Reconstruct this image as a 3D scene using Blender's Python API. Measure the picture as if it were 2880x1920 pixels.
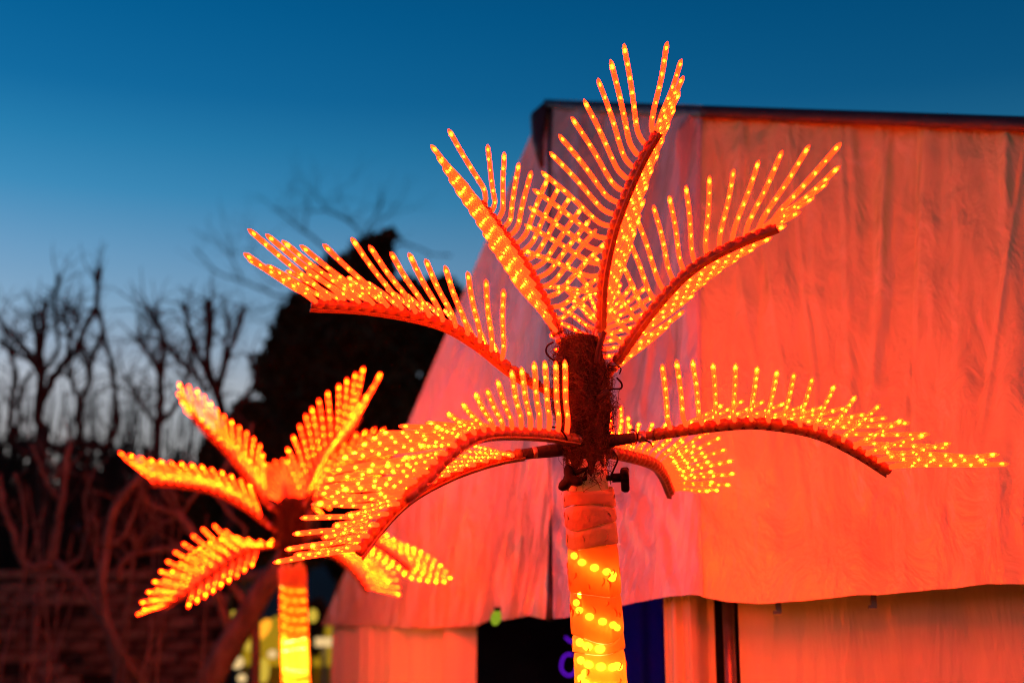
import bpy, math, random
import numpy as np
from mathutils import Vector, Matrix, noise

sc = bpy.context.scene
for o in list(bpy.data.objects):
    bpy.data.objects.remove(o)
col = sc.collection
R = math.radians
random.seed(7)

# ------------------------------------------------------------------ camera
PITCH = 14.0
CAM = Vector((0, 0, 1.6))
cd = bpy.data.cameras.new('camera')
cam = bpy.data.objects.new('camera', cd)
col.objects.link(cam)
cam.location = CAM
cam.rotation_euler = (R(90 + PITCH), 0, 0)
cd.lens = 50
cd.sensor_width = 36
cd.clip_end = 3000
cd.dof.use_dof = True
cd.dof.focus_distance = 3.95
cd.dof.aperture_fstop = 1.4
sc.camera = cam

# ------------------------------------------------------------------ world
w = bpy.data.worlds.new('World')
sc.world = w
w.use_nodes = True
nt = w.node_tree
sky = nt.nodes.new('ShaderNodeTexSky')
sky.sky_type = 'NISHITA'
sky.sun_disc = False
sky.sun_elevation = R(-1.0)
sky.sun_rotation = R(-50)
sky.ozone_density = 3.0
tc = nt.nodes.new('ShaderNodeTexCoord')
sep = nt.nodes.new('ShaderNodeSeparateXYZ')
ramp = nt.nodes.new('ShaderNodeValToRGB')
mul = nt.nodes.new('ShaderNodeMix')
mul.data_type = 'RGBA'
mul.blend_type = 'MULTIPLY'
mul.inputs[0].default_value = 1.0
nt.links.new(tc.outputs['Generated'], sep.inputs[0])
nt.links.new(sep.outputs['Z'], ramp.inputs[0])
nt.links.new(sky.outputs[0], mul.inputs[6])
nt.links.new(ramp.outputs[0], mul.inputs[7])
nt.links.new(mul.outputs[2], nt.nodes['Background'].inputs[0])
SKY_STOPS = [(0.0, (2.4, 1.4, 0.88)), (0.159, (2.6, 1.5, 0.92)), (0.208, (2.6, 1.52, 0.92)), (0.228, (2.2, 1.45, 0.94)),
             (0.256, (1.68, 1.413, 0.988)), (0.292, (1.136, 1.315, 1.0)), (0.332, (0.44, 1.15, 0.96)), (0.365, (0.2, 0.98, 0.87)), (0.397, (0.07, 0.767, 0.768)),
             (0.452, (0.016, 0.66, 0.70)), (0.6, (0.01, 0.36, 0.44)), (1.0, (0.008, 0.16, 0.24))]
while len(ramp.color_ramp.elements) < len(SKY_STOPS):
    ramp.color_ramp.elements.new(0.5)
for e, (p, c) in zip(ramp.color_ramp.elements, SKY_STOPS):
    e.position = p
    e.color = (*[x / 4 for x in c], 1)
nt.nodes['Background'].inputs[1].default_value = 4.25

sun = bpy.data.lights.new('sun', 'SUN')
sun.energy = 0.02            # the sun has set: only a trace of afterglow
sun.angle = R(12)
sun.color = (1, 0.75, 0.6)
sun_o = bpy.data.objects.new('sun', sun)
col.objects.link(sun_o)
sun_o.location = (-8, 20, 12)
sun_o.rotation_euler = (R(-85), 0, R(20))

sc.view_settings.view_transform = 'Standard'
sc.view_settings.look = 'None'
sc.view_settings.exposure = 0
sc.view_settings.gamma = 1
sc.view_settings.use_curve_mapping = False
sc.render.engine = 'CYCLES'
cy = sc.cycles
cy.use_denoising = True
cy.transparent_max_bounces = 24
cy.max_bounces = 6
cy.diffuse_bounces = 2
cy.glossy_bounces = 2
cy.transmission_bounces = 3
cy.sample_clamp_indirect = 4
cy.sample_clamp_direct = 0
cy.caustics_reflective = False
cy.caustics_refractive = False
cy.use_light_tree = True
cy.filter_width = 1.1

# ------------------------------------------------------------------ helpers
CP, SP = math.cos(R(PITCH)), math.sin(R(PITCH))
FWD = Vector((0, CP, SP))
UPV = Vector((0, -SP, CP))
FPX = 4000.0


def at(u, v, d):
    """a point of the place: photo position (2880 wide) at distance d along the view"""
    return CAM + Vector(((u - 1440) / FPX * d, 0, 0)) + UPV * ((960 - v) / FPX * d) + FWD * d


def ray(u, v):
    return (Vector(((u - 1440) / FPX, 0, 0)) + UPV * ((960 - v) / FPX) + FWD).normalized()


class MB:
    def __init__(s):
        s.v, s.f, s.m = [], [], []

    def face(s, idx, m=0):
        s.f.append(idx)
        s.m.append(m)

    def sweep(s, pts, radii, sides=8, m=0, cap=True, prof=None, ref=None):
        """tube (or custom profile) along pts"""
        n = len(pts)
        if n < 2:
            return
        pts = [Vector(p) for p in pts]
        if not hasattr(radii, '__len__'):
            radii = [radii] * n
        t0 = (pts[1] - pts[0]).normalized()
        a = Vector(ref) if ref is not None else (Vector((0, 0, 1)) if abs(t0.z) < 0.9 else Vector((1, 0, 0)))
        x = (a - t0 * a.dot(t0)).normalized()
        base = len(s.v)
        if prof is None:
            prof = [(math.cos(2 * math.pi * k / sides), math.sin(2 * math.pi * k / sides)) for k in range(sides)]
        k_ = len(prof)
        for i in range(n):
            if i == 0:
                t = t0
            elif i == n - 1:
                t = (pts[-1] - pts[-2]).normalized()
            else:
                t = (pts[i + 1] - pts[i - 1]).normalized()
            if ref is not None:
                a = Vector(ref)
                xx = a - t * a.dot(t)
                if xx.length > 1e-4:
                    x = xx.normalized()
            else:
                x = (x - t * x.dot(t)).normalized()
            y = t.cross(x)
            for (px, py) in prof:
                s.v.append(pts[i] + (x * px + y * py) * radii[i])
        for i in range(n - 1):
            for k in range(k_):
                a0 = base + i * k_ + k
                a1 = base + i * k_ + (k + 1) % k_
                s.face((a0, a1, a1 + k_, a0 + k_), m)
        if cap:
            s.face(tuple(base + k for k in reversed(range(k_))), m)
            s.face(tuple(base + (n - 1) * k_ + k for k in range(k_)), m)

    def ball(s, c, r, axis=Vector((0, 0, 1)), stretch=1.0, seg=6, rings=4, m=0):
        axis = axis.normalized()
        a = Vector((1, 0, 0)) if abs(axis.x) < 0.8 else Vector((0, 1, 0))
        x = (a - axis * a.dot(axis)).normalized()
        y = axis.cross(x)
        b = len(s.v)
        s.v.append(c - axis * r * stretch)
        for i in range(1, rings):
            th = math.pi * i / rings
            for k in range(seg):
                ph = 2 * math.pi * k / seg
                s.v.append(c - axis * (math.cos(th) * r * stretch) + (x * math.cos(ph) + y * math.sin(ph)) * (r * math.sin(th)))
        s.v.append(c + axis * r * stretch)
        e = len(s.v) - 1
        for k in range(seg):
            s.face((b, b + 1 + (k + 1) % seg, b + 1 + k), m)
            q = b + 1 + (rings - 2) * seg
            s.face((e, q + k, q + (k + 1) % seg), m)
        for i in range(rings - 2):
            for k in range(seg):
                p = b + 1 + i * seg
                s.face((p + k, p + (k + 1) % seg, p + seg + (k + 1) % seg, p + seg + k), m)

    def box(s, c, hx, hy, hz, ax=None, m=0):
        ax = ax or (Vector((1, 0, 0)), Vector((0, 1, 0)), Vector((0, 0, 1)))
        b = len(s.v)
        for sx in (-1, 1):
            for sy in (-1, 1):
                for sz in (-1, 1):
                    s.v.append(Vector(c) + ax[0] * hx * sx + ax[1] * hy * sy + ax[2] * hz * sz)
        for q in ((0, 1, 3, 2), (4, 6, 7, 5), (0, 4, 5, 1), (2, 3, 7, 6), (0, 2, 6, 4), (1, 5, 7, 3)):
            s.face(tuple(b + i for i in q), m)

    def mesh(s, name, mats, smooth=True, origin=None):
        me = bpy.data.meshes.new(name)
        o = origin or Vector((0, 0, 0))
        me.from_pydata([tuple(p - o) for p in s.v], [], s.f)
        for mt in (mats if isinstance(mats, (list, tuple)) else [mats]):
            me.materials.append(mt)
        if len(me.polygons) == len(s.m):
            me.polygons.foreach_set('material_index', s.m)
        if smooth:
            me.polygons.foreach_set('use_smooth', [True] * len(me.polygons))
        me.update()
        return me


WL = {}


def empty(name, loc, parent=None):
    o = bpy.data.objects.new(name, None)
    col.objects.link(o)
    o.empty_display_size = 0.05
    p = WL[parent.name] if parent else Vector((0, 0, 0))
    o.location = Vector(loc) - p
    o.parent = parent
    WL[o.name] = Vector(loc)
    return o


def put(name, me, parent=None, matrix=None, kind=None, origin=None):
    """me in world coordinates (or local with a world matrix)"""
    o = bpy.data.objects.new(name, me)
    col.objects.link(o)
    p = WL[parent.name] if parent else Vector((0, 0, 0))
    o.parent = parent
    if matrix is not None:
        o.matrix_local = Matrix.Translation(-p) @ matrix
        WL[o.name] = matrix.translation.copy()
    else:
        org = Vector(origin) if origin is not None else Vector((0, 0, 0))
        o.location = org - p
        WL[o.name] = org
    if kind:
        o['kind'] = kind
    return o


def part(name, mb, mats, parent, smooth=True, kind=None):
    """mesh part with its origin at the centre of its base"""
    xs = [p.x for p in mb.v]; ys = [p.y for p in mb.v]; zs = [p.z for p in mb.v]
    org = Vector(((min(xs) + max(xs)) / 2, (min(ys) + max(ys)) / 2, min(zs)))
    return put(name, mb.mesh(name, mats, smooth, org), parent, kind=kind, origin=org)


def tag(o, label, cat=None, group=None, kind=None):
    o['label'] = label
    if cat:
        o['category'] = cat
    if group:
        o['group'] = group
    if kind:
        o['kind'] = kind
    return o


def spline(pts, n):
    """Catmull-Rom through pts, resampled evenly to n points"""
    P = [Vector(p) for p in pts]
    P = [P[0] * 2 - P[1]] + P + [P[-1] * 2 - P[-2]]
    out = []
    for i in range(1, len(P) - 2):
        for k in range(16):
            t = k / 16
            a, b, c, d = P[i - 1], P[i], P[i + 1], P[i + 2]
            out.append(0.5 * ((2 * b) + (c - a) * t + (2 * a - 5 * b + 4 * c - d) * t * t + (3 * b - a - 3 * c + d) * t ** 3))
    out.append(P[-2])
    L = [0]
    for a, b in zip(out, out[1:]):
        L.append(L[-1] + (b - a).length)
    res, j = [], 0
    for i in range(n):
        q = L[-1] * i / (n - 1)
        while j < len(L) - 2 and L[j + 1] < q:
            j += 1
        f = (q - L[j]) / max(1e-9, L[j + 1] - L[j])
        res.append(out[j].lerp(out[j + 1], min(1, max(0, f))))
    return res


# ------------------------------------------------------------------ materials
def mat(name):
    m = bpy.data.materials.new(name)
    m.use_nodes = True
    m.node_tree.nodes.clear()
    out = m.node_tree.nodes.new('ShaderNodeOutputMaterial')
    return m, m.node_tree, out


def N(t, kind, **inp):
    n = t.nodes.new('ShaderNode' + kind)
    for k, v in inp.items():
        n.inputs[k.replace('_', ' ')].default_value = v
    return n


def principled(name, c1, c2=None, scale=8.0, rough=0.6, bump=0.0, bscale=30.0, stretch=(1, 1, 1), metal=0.0, spec=0.5, detail=5, obj_random=0.0):
    m, t, out = mat(name)
    p = N(t, 'BsdfPrincipled')
    p.inputs['Base Color'].default_value = (*c1, 1)
    p.inputs['Roughness'].default_value = rough
    p.inputs['Metallic'].default_value = metal
    p.inputs['Specular IOR Level'].default_value = spec
    co = N(t, 'TexCoord')
    mp = N(t, 'Mapping')
    mp.inputs['Scale'].default_value = stretch
    t.links.new(co.outputs['Object'], mp.inputs[0])
    if c2 is not None:
        nz = N(t, 'TexNoise')
        nz.inputs['Scale'].default_value = scale
        nz.inputs['Detail'].default_value = detail
        t.links.new(mp.outputs[0], nz.inputs['Vector'])
        rp = N(t, 'ValToRGB')
        rp.color_ramp.elements[0].position = 0.35
        rp.color_ramp.elements[1].position = 0.68
        rp.color_ramp.elements[0].color = (*c1, 1)
        rp.color_ramp.elements[1].color = (*c2, 1)
        t.links.new(nz.outputs['Fac'], rp.inputs[0])
        src = rp.outputs[0]
        if obj_random:
            oi = N(t, 'ObjectInfo')
            mr = N(t, 'MapRange')
            mr.inputs['To Min'].default_value = 1 - obj_random
            mr.inputs['To Max'].default_value = 1 + obj_random
            t.links.new(oi.outputs['Random'], mr.inputs[0])
            mx = N(t, 'Mix')
            mx.data_type = 'RGBA'
            mx.blend_type = 'MULTIPLY'
            mx.inputs[0].default_value = 1
            t.links.new(src, mx.inputs[6])
            t.links.new(mr.outputs[0], mx.inputs[7])
            src = mx.outputs[2]
        t.links.new(src, p.inputs['Base Color'])
    if bump:
        nb = N(t, 'TexNoise')
        nb.inputs['Scale'].default_value = bscale
        nb.inputs['Detail'].default_value = 6
        t.links.new(mp.outputs[0], nb.inputs['Vector'])
        b = N(t, 'Bump')
        b.inputs['Strength'].default_value = bump
        b.inputs['Distance'].default_value = 0.02
        t.links.new(nb.outputs['Fac'], b.inputs['Height'])
        t.links.new(b.outputs[0], p.inputs['Normal'])
    t.links.new(p.outputs[0], out.inputs[0])
    return m


def emit(name, c, s, sampling='AUTO'):
    m, t, out = mat(name)
    e = N(t, 'Emission')
    e.inputs[0].default_value = (*c, 1)
    e.inputs[1].default_value = s
    t.links.new(e.outputs[0], out.inputs[0])
    m.cycles.emission_sampling = sampling
    return m


def lit_plastic(name, tint, body, glow, glow_s, clear, trans=0.5, bump=0.0, rough=0.2, noise_c=0.0):
    """dyed plastic: partly clear (tinted), partly scattering the light of the bulbs inside, with the lamp's own glow"""
    m, t, out = mat(name)
    tr = N(t, 'BsdfTransparent')
    tr.inputs[0].default_value = (*tint, 1)
    p = N(t, 'BsdfPrincipled')
    p.inputs['Base Color'].default_value = (*body, 1)
    p.inputs['Roughness'].default_value = rough
    p.inputs['Emission Color'].default_value = (*glow, 1)
    p.inputs['Emission Strength'].default_value = glow_s
    tl = N(t, 'BsdfTranslucent')
    tl.inputs[0].default_value = (*body, 1)
    m1 = N(t, 'MixShader')
    m1.inputs[0].default_value = trans
    t.links.new(p.outputs[0], m1.inputs[1])
    t.links.new(tl.outputs[0], m1.inputs[2])
    m2 = N(t, 'MixShader')
    m2.inputs[0].default_value = clear
    t.links.new(m1.outputs[0], m2.inputs[1])
    t.links.new(tr.outputs[0], m2.inputs[2])
    if bump:
        co = N(t, 'TexCoord')
        nb = N(t, 'TexNoise')
        nb.inputs['Scale'].default_value = 22
        nb.inputs['Detail'].default_value = 4
        t.links.new(co.outputs['Object'], nb.inputs['Vector'])
        b = N(t, 'Bump')
        b.inputs['Strength'].default_value = bump
        b.inputs['Distance'].default_value = 0.02
        t.links.new(nb.outputs['Fac'], b.inputs['Height'])
        t.links.new(b.outputs[0], p.inputs['Normal'])
    t.links.new(m2.outputs[0], out.inputs[0])
    m.cycles.emission_sampling = 'NONE'
    return m


M = {}
M['bulb'] = emit('bulb_filament', (1.0, 0.40, 0.03), 500.0)
M['bulb_dim'] = emit('dim_bulb_filament', (1.0, 0.36, 0.03), 170.0)
M['bulb_old'] = emit('older_bulb_filament', (1.0, 0.42, 0.03), 370.0)
M['bulb_faint'] = emit('faint_bulb_filament', (1.0, 0.32, 0.02), 70.0)
M['tube'] = lit_plastic('red_rope_light_plastic', (1.0, 0.21, 0.02), (0.70, 0.05, 0.008), (1.0, 0.0132, 0.002), 26.0, 0.42, trans=0.4)
M['tube'].cycles.emission_sampling = 'AUTO'
M['rachis'] = lit_plastic('frond_rib_plastic', (1.0, 0.14, 0.03), (0.19, 0.115, 0.03), (1, 0.06, 0.01), 0.0, 0.05, trans=0.2, bump=0.25, rough=0.35)
M['trunk_bulb'] = emit('trunk_bulb', (1.0, 0.48, 0.10), 20.0)
M['trunk_bulb_hot'] = emit('bright_trunk_bulb', (1.0, 0.46, 0.10), 27.0)
M['bark'] = lit_plastic('moulded_bark_plastic', (1.0, 0.38, 0.04), (0.80, 0.20, 0.03), (1, 0.2, 0.02), 0.0, 0.34, trans=0.5, bump=0.35, rough=0.4)
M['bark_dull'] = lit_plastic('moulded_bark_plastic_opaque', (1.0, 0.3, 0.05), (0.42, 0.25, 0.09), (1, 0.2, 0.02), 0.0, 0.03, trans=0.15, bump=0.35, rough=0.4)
M['coir'] = principled('coir_fibre', (0.016, 0.016, 0.010), (0.065, 0.048, 0.025), 40, 0.95, 0.9, 90, (1, 1, 0.35), spec=0.1)
M['fibre'] = principled('loose_coir_fibre', (0.08, 0.062, 0.034), (0.035, 0.028, 0.016), 20, 0.9, spec=0.1)
M['pole'] = principled('cream_painted_pole', (0.72, 0.55, 0.38), (0.6, 0.42, 0.28), 12, 0.45, 0.1, 30)
M['black'] = principled('black_plastic', (0.004, 0.004, 0.004), (0.008, 0.007, 0.007), 40, 0.5, spec=0.06)
M['sleeve'] = principled('black_rubber_sleeve', (0.006, 0.005, 0.005), (0.01, 0.008, 0.008), 60, 0.7, 0.3, 120)
M['clamp'] = principled('dull_metal_clamp', (0.32, 0.28, 0.25), (0.2, 0.17, 0.15), 30, 0.4, metal=0.8)
M['bark_shaded'] = principled('shaded_tree_bark', (0.022, 0.022, 0.02), (0.05, 0.048, 0.042), 14, 0.9, 0.6, 35, (1, 1, 0.4), spec=0.1)  # bark darkened for trees that catch less of the palm light
M['bark_wood'] = principled('grey_tree_bark', (0.08, 0.085, 0.07), (0.17, 0.165, 0.14), 14, 0.9, 0.6, 35, (1, 1, 0.4), spec=0.2)  # paler copy; the nearer trees' stronger light is put into its colour
M['leaf'] = principled('dark_evergreen_leaf', (0.018, 0.028, 0.012), (0.04, 0.055, 0.022), 2.0, 0.8, spec=0.2)
M['hedge'] = principled('dark_hedge_leaf', (0.025, 0.03, 0.014), (0.05, 0.05, 0.025), 2.0, 0.85, spec=0.2)
M['brick'] = principled('worn_brick', (0.06, 0.045, 0.03), (0.20, 0.15, 0.10), 9, 0.9, 0.6, 40, spec=0.2, obj_random=0.55)
M['mortar'] = principled('dark_mortar', (0.02, 0.018, 0.015), (0.04, 0.035, 0.03), 20, 0.95, 0.5, 60, spec=0.1)
M['ground'] = principled('damp_gravel_ground', (0.05, 0.042, 0.035), (0.10, 0.085, 0.07), 3, 0.9, 0.5, 60)
M['hill'] = principled('far_hill', (0.05, 0.06, 0.05), (0.08, 0.08, 0.07), 0.02, 1.0)


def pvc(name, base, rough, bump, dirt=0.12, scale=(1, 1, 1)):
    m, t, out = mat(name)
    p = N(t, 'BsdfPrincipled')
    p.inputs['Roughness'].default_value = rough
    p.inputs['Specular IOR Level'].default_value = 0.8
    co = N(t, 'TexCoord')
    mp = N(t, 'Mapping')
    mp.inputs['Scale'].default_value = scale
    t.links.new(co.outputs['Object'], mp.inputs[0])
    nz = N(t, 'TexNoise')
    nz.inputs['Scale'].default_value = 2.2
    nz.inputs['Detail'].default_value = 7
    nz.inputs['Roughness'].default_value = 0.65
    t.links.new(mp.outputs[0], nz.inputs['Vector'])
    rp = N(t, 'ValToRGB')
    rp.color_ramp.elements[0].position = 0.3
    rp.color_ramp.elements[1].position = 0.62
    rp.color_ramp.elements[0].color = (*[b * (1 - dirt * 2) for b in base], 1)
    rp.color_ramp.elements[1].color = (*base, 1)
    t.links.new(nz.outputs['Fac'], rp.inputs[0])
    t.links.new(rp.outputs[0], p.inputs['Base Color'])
    b1 = N(t, 'TexNoise')
    b1.inputs['Scale'].default_value = 5
    b1.inputs['Detail'].default_value = 5
    b1.inputs['Distortion'].default_value = 0.6
    t.links.new(mp.outputs[0], b1.inputs['Vector'])
    bp = N(t, 'Bump')
    bp.inputs['Strength'].default_value = bump
    bp.inputs['Distance'].default_value = 0.06
    t.links.new(b1.outputs['Fac'], bp.inputs['Height'])
    t.links.new(bp.outputs[0], p.inputs['Normal'])
    t.links.new(p.outputs[0], out.inputs[0])
    return m


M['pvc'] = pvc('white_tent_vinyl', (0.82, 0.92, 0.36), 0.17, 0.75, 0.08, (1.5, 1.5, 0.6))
M['pvc_dim'] = pvc('dimmed_roof_vinyl', (0.69, 0.70, 0.57), 0.18, 0.75, 0.16, (1.6, 1.6, 0.35))  # weaker light on the left roof cloth, put into a greyer colour
M['pvc_end'] = pvc('dimmed_end_vinyl', (0.66, 0.64, 0.42), 0.2, 0.75, 0.16, (1.4, 1.4, 0.5))  # the end panel's dimness is put into this duller vinyl colour
M['pvc_wall'] = pvc('tent_wall_vinyl', (0.84, 0.84, 0.46), 0.32, 0.3, 0.12, (1.6, 1.6, 0.3))
M['curtain'] = pvc('off_white_curtain', (0.84, 0.80, 0.46), 0.6, 0.15, 0.1, (2, 2, 0.2))
M['cap'] = pvc('dark_ridge_flap', (0.035, 0.035, 0.032), 0.45, 0.3, 0.2, (3, 3, 1))
M['tentpole'] = principled('tent_frame_metal', (0.30, 0.26, 0.24), (0.2, 0.17, 0.16), 15, 0.35, metal=0.7)
M['blue'] = principled('blue_backdrop_cloth', (0.10, 0.08, 0.72), (0.07, 0.11, 0.55), 3, 0.9, 0.2, 20)
M['inside'] = principled('dark_tent_lining', (0.06, 0.04, 0.05), (0.09, 0.06, 0.07), 3, 0.9)
M['violet'] = emit('violet_neon', (0.22, 0.01, 1.0), 0.8)
M['green_led'] = emit('green_lamp', (0.45, 0.62, 0.03), 0.55)

# ------------------------------------------------------------------ ground and far land
mb = MB()
mb.v += [Vector((-600, -200, 0)), Vector((600, -200, 0)), Vector((600, 1500, 0)), Vector((-600, 1500, 0))]
mb.face((0, 1, 2, 3))
tag(put('ground', mb.mesh('ground', M['ground'])), 'dark gravel ground under the stalls and palms', kind='structure')

mb = MB()
nx = 120
for i in range(nx):
    x = -420 + 840 * i / (nx - 1)
    h = 44 + 14 * noise.noise(Vector((x * 0.011, 3.1, 0))) + 4 * noise.noise(Vector((x * 0.06, 9, 0)))
    for (y, z) in ((330, -1), (370, h * 0.62), (410, h), (470, h * 0.7), (560, -1)):
        mb.v.append(Vector((x, y, z)))
for i in range(nx - 1):
    for k in range(4):
        a = i * 5 + k
        mb.face((a, a + 5, a + 6, a + 1))
tag(put('hills', mb.mesh('hills', M['hill'])), 'low dark hills on the horizon behind the trees', kind='structure')

# ------------------------------------------------------------------ brick garden wall (left, behind the trees)
WD = 9.9
wl = at(-900, 1628, WD)
wr = at(640, 1622, WD)
wtop = wl.z
wx0, wx1, wy = wl.x, wr.x, wl.y
wall = empty('brick_wall', ((wx0 + wx1) / 2, wy, 0))
tag(wall, 'low worn brick wall in the dark behind the leaning bare trunks', 'wall')
mb = MB()
mb.box(((wx0 + wx1) / 2, wy + 0.13, wtop / 2 - 0.02), (wx1 - wx0) / 2, 0.11, wtop / 2 - 0.02)
part('wall_core', mb, M['mortar'], wall, smooth=False)
bm_ = MB()
bm_.box((0, 0, 0), 0.104, 0.05, 0.034)
brick_me = bm_.mesh('brick', M['brick'], smooth=False)
BH, BW = 0.079, 0.219
rows_b = int(1.25 / BH)
for r_ in range(rows_b):
    z = wtop - 0.06 - r_ * BH
    x = wx0 + (0.5 if r_ % 2 else 0.0) * BW
    while x < wx1 - 0.1:
        j = random.random()
        if j > 0.05:
            mx = Matrix.Translation((x + 0.11, wy + 0.012 + random.uniform(-0.012, 0.016), z)) @ Matrix.Rotation(random.uniform(-0.03, 0.03), 4, 'Y')
            put('brick', brick_me, wall, mx)
        x += BW
mb = MB()
x = wx0
while x < wx1:
    ln = random.uniform(0.38, 0.5)
    mb.box((x + ln / 2, wy + 0.12, wtop + 0.02 + random.uniform(0, 0.012)), ln / 2 - 0.006, 0.16, 0.03)
    x += ln
part('coping', mb, M['brick'], wall, smooth=False)

# ------------------------------------------------------------------ trees


def branch(parent, px, r0, r1, m='bark_wood', name='branch', knob=False):
    """a limb through photo points (u, v, d)"""
    pts = [at(*p) for p in px]
    n = max(6, len(px) * 5)
    sp = spline(pts, n)
    L = sum((a - b).length for a, b in zip(sp, sp[1:]))
    sd = random.uniform(0, 99)
    rad = []
    for i, p in enumerate(sp):
        f = i / (n - 1)
        r = r0 * (1 - f) + r1 * f
        r *= 1.1 + 0.3 * noise.noise(Vector((sd, f * L * 9, 0)))
        if knob and f > 0.93:
            r *= 1.5
        rad.append(r)
    sp = [p + Vector((noise.noise(Vector((sd, i * 0.6, 1))), noise.noise(Vector((sd, i * 0.6, 2))), noise.noise(Vector((sd, i * 0.6, 3))))) * r0 * 0.6 for i, p in enumerate(sp)]
    b = MB()
    b.sweep(sp, rad, 7)
    return part(name, b, M[m], parent), sp


def twigs(parent, sources, n, length, r, m='bark_wood', up=0.6):
    """fine shoots, too many to count, on the limbs of a tree"""
    b = MB()
    for _ in range(n):
        sp = random.choice(sources)
        i = random.randrange(len(sp) // 3, len(sp))
        p = sp[i].copy()
        d = Vector((random.gauss(0, 1), random.gauss(0, 0.8), random.gauss(0, 0.7) + up * 1.6)).normalized()
        L = length * random.uniform(0.35, 1.15)
        pts = [p]
        for k in range(4):
            d = (d + Vector((random.gauss(0, .22), random.gauss(0, .22), random.gauss(0.05, .2)))).normalized()
            p = p + d * L / 4
            pts.append(p)
        b.sweep(pts, [r, r * 0.85, r * 0.7, r * 0.5, r * 0.3], 4, cap=False)
        if random.random() < 0.6:
            q = pts[2]
            d2 = (d + Vector((random.gauss(0, .7), random.gauss(0, .7), random.gauss(0, .5)))).normalized()
            b.sweep([q, q + d2 * L * 0.25, q + d2 * L * 0.45], [r * 0.6, r * 0.45, r * 0.25], 4, cap=False)
    return part('twigs', b, M[m], parent, kind='stuff')


def bare_tree(label, d, trunk_px, limbs, r_trunk, tw=(60, 0.5, 0.008), group=None, m='bark_wood'):
    b0 = at(trunk_px[0][0], trunk_px[0][1], d)
    root = empty('bare_tree', (b0.x, b0.y, 0))
    tag(root, label, 'tree', group)
    base = Vector((b0.x, b0.y, -0.05))
    pts = [base] + [at(u, v, d + (dd[0] if dd else 0)) for (u, v, *dd) in trunk_px]
    sp = spline(pts, 14)
    tb = MB()
    tb.sweep(sp, [r_trunk * (1.25 - 0.5 * i / 13) * (1 + 0.12 * noise.noise(Vector((i * .7, d, 3)))) for i in range(14)], 10)
    part('trunk', tb, M[m], root)
    src = []
    for (px, r0, r1) in limbs:
        _, s_ = branch(root, [(u, v, d + (dd[0] if dd else 0)) for (u, v, *dd) in px], r0, r1, m, knob=random.random() < .5)
        src.append(s_)
    if tw[0]:
        twigs(root, src, *tw, m=m)
    return root


# dark pollarded trees against the sky
bare_tree('bare pollarded tree at the left edge with knobbly upright shoots', 10.5,
          [(118, 1500), (120, 1400), (118, 1200)],
          [([(118, 1210), (107, 1170), (115, 1083), (115, 987), (126, 842)], .035, .02),
           ([(111, 1000), (100, 930), (96, 880)], .022, .016),
           ([(115, 1060), (160, 990, .2), (164, 949, .2), (151, 842, .2), (168, 773, .2)], .018, .012),
           ([(112, 1040), (111, 1025), (69, 983), (8, 910), (-20, 880)], .022, .014),
           ([(108, 1050), (88, 1017), (38, 990), (0, 964)], .018, .012),
           ([(118, 1130), (145, 1071), (183, 1017), (225, 975), (233, 930), (268, 868), (279, 757)], .03, .016),
           ([(190, 1010), (195, 945), (180, 880)], .018, .012),
           ([(195, 950), (226, 895), (184, 866)], .016, .01),
           ([(226, 1235), (226, 1140), (249, 1082), (252, 1029), (287, 937), (275, 868)], .026, .014),
           ([(330, 1200), (325, 1121), (310, 1006), (287, 937)], .024, .014),
           ([(226, 1140), (206, 1082), (191, 1029)], .018, .012),
           ([(252, 1060), (245, 1029), (230, 975)], .016, .01),
           ([(118, 1230), (160, 1260), (226, 1235)], .026, .024),
           ([(226, 1240), (290, 1260), (330, 1200)], .024, .022),
           ([(118, 1300), (36, 1240), (34, 1120), (45, 1060), (30, 980)], .028, .014),
           ([(90, 1040), (60, 1100), (52, 1180), (36, 1230)], .016, .02)],
          0.06, (260, 0.36, 0.0052), m='bark_shaded')
bare_tree('bare tree with upright forked shoots rising above the left palm frond', 10.3,
          [(440, 1500), (440, 1293), (444, 1193)],
          [([(444, 1200), (451, 1121), (455, 1044), (459, 945)], .03, .018),
           ([(455, 985), (459, 945), (436, 900), (413, 860)], .022, .015),
           ([(459, 960), (486, 990), (509, 1017), (551, 1056), (581, 1101)], .02, .016),
           ([(452, 1060), (432, 1017), (390, 949)], .02, .014),
           ([(444, 1200), (500, 1130), (540, 1000), (530, 930)], .018, .01),
           ([(444, 1200), (400, 1140), (370, 1080), (350, 1060)], .016, .01)],
          0.045, (190, 0.34, 0.005), m='bark_shaded')
bare_tree('bare tree with a trident of thick shoots beside the dark evergreen', 10.5,
          [(640, 1500), (645, 1300), (640, 1180), (612, 1110)],
          [([(612, 1110), (597, 1075), (585, 1006), (585, 841)], .026, .018),
           ([(612, 1115), (589, 1063), (570, 1021), (535, 929), (516, 857)], .024, .016),
           ([(614, 1110), (635, 1014), (666, 937), (685, 857)], .024, .019),
           ([(593, 968), (597, 920), (600, 876)], .014, .01),
           ([(628, 1010), (636, 950), (643, 895)], .014, .01),
           ([(640, 1180), (690, 1120), (720, 1060), (700, 1000)], .02, .012)],
          0.045, (90, 0.32, 0.005), m='bark_shaded')
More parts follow.
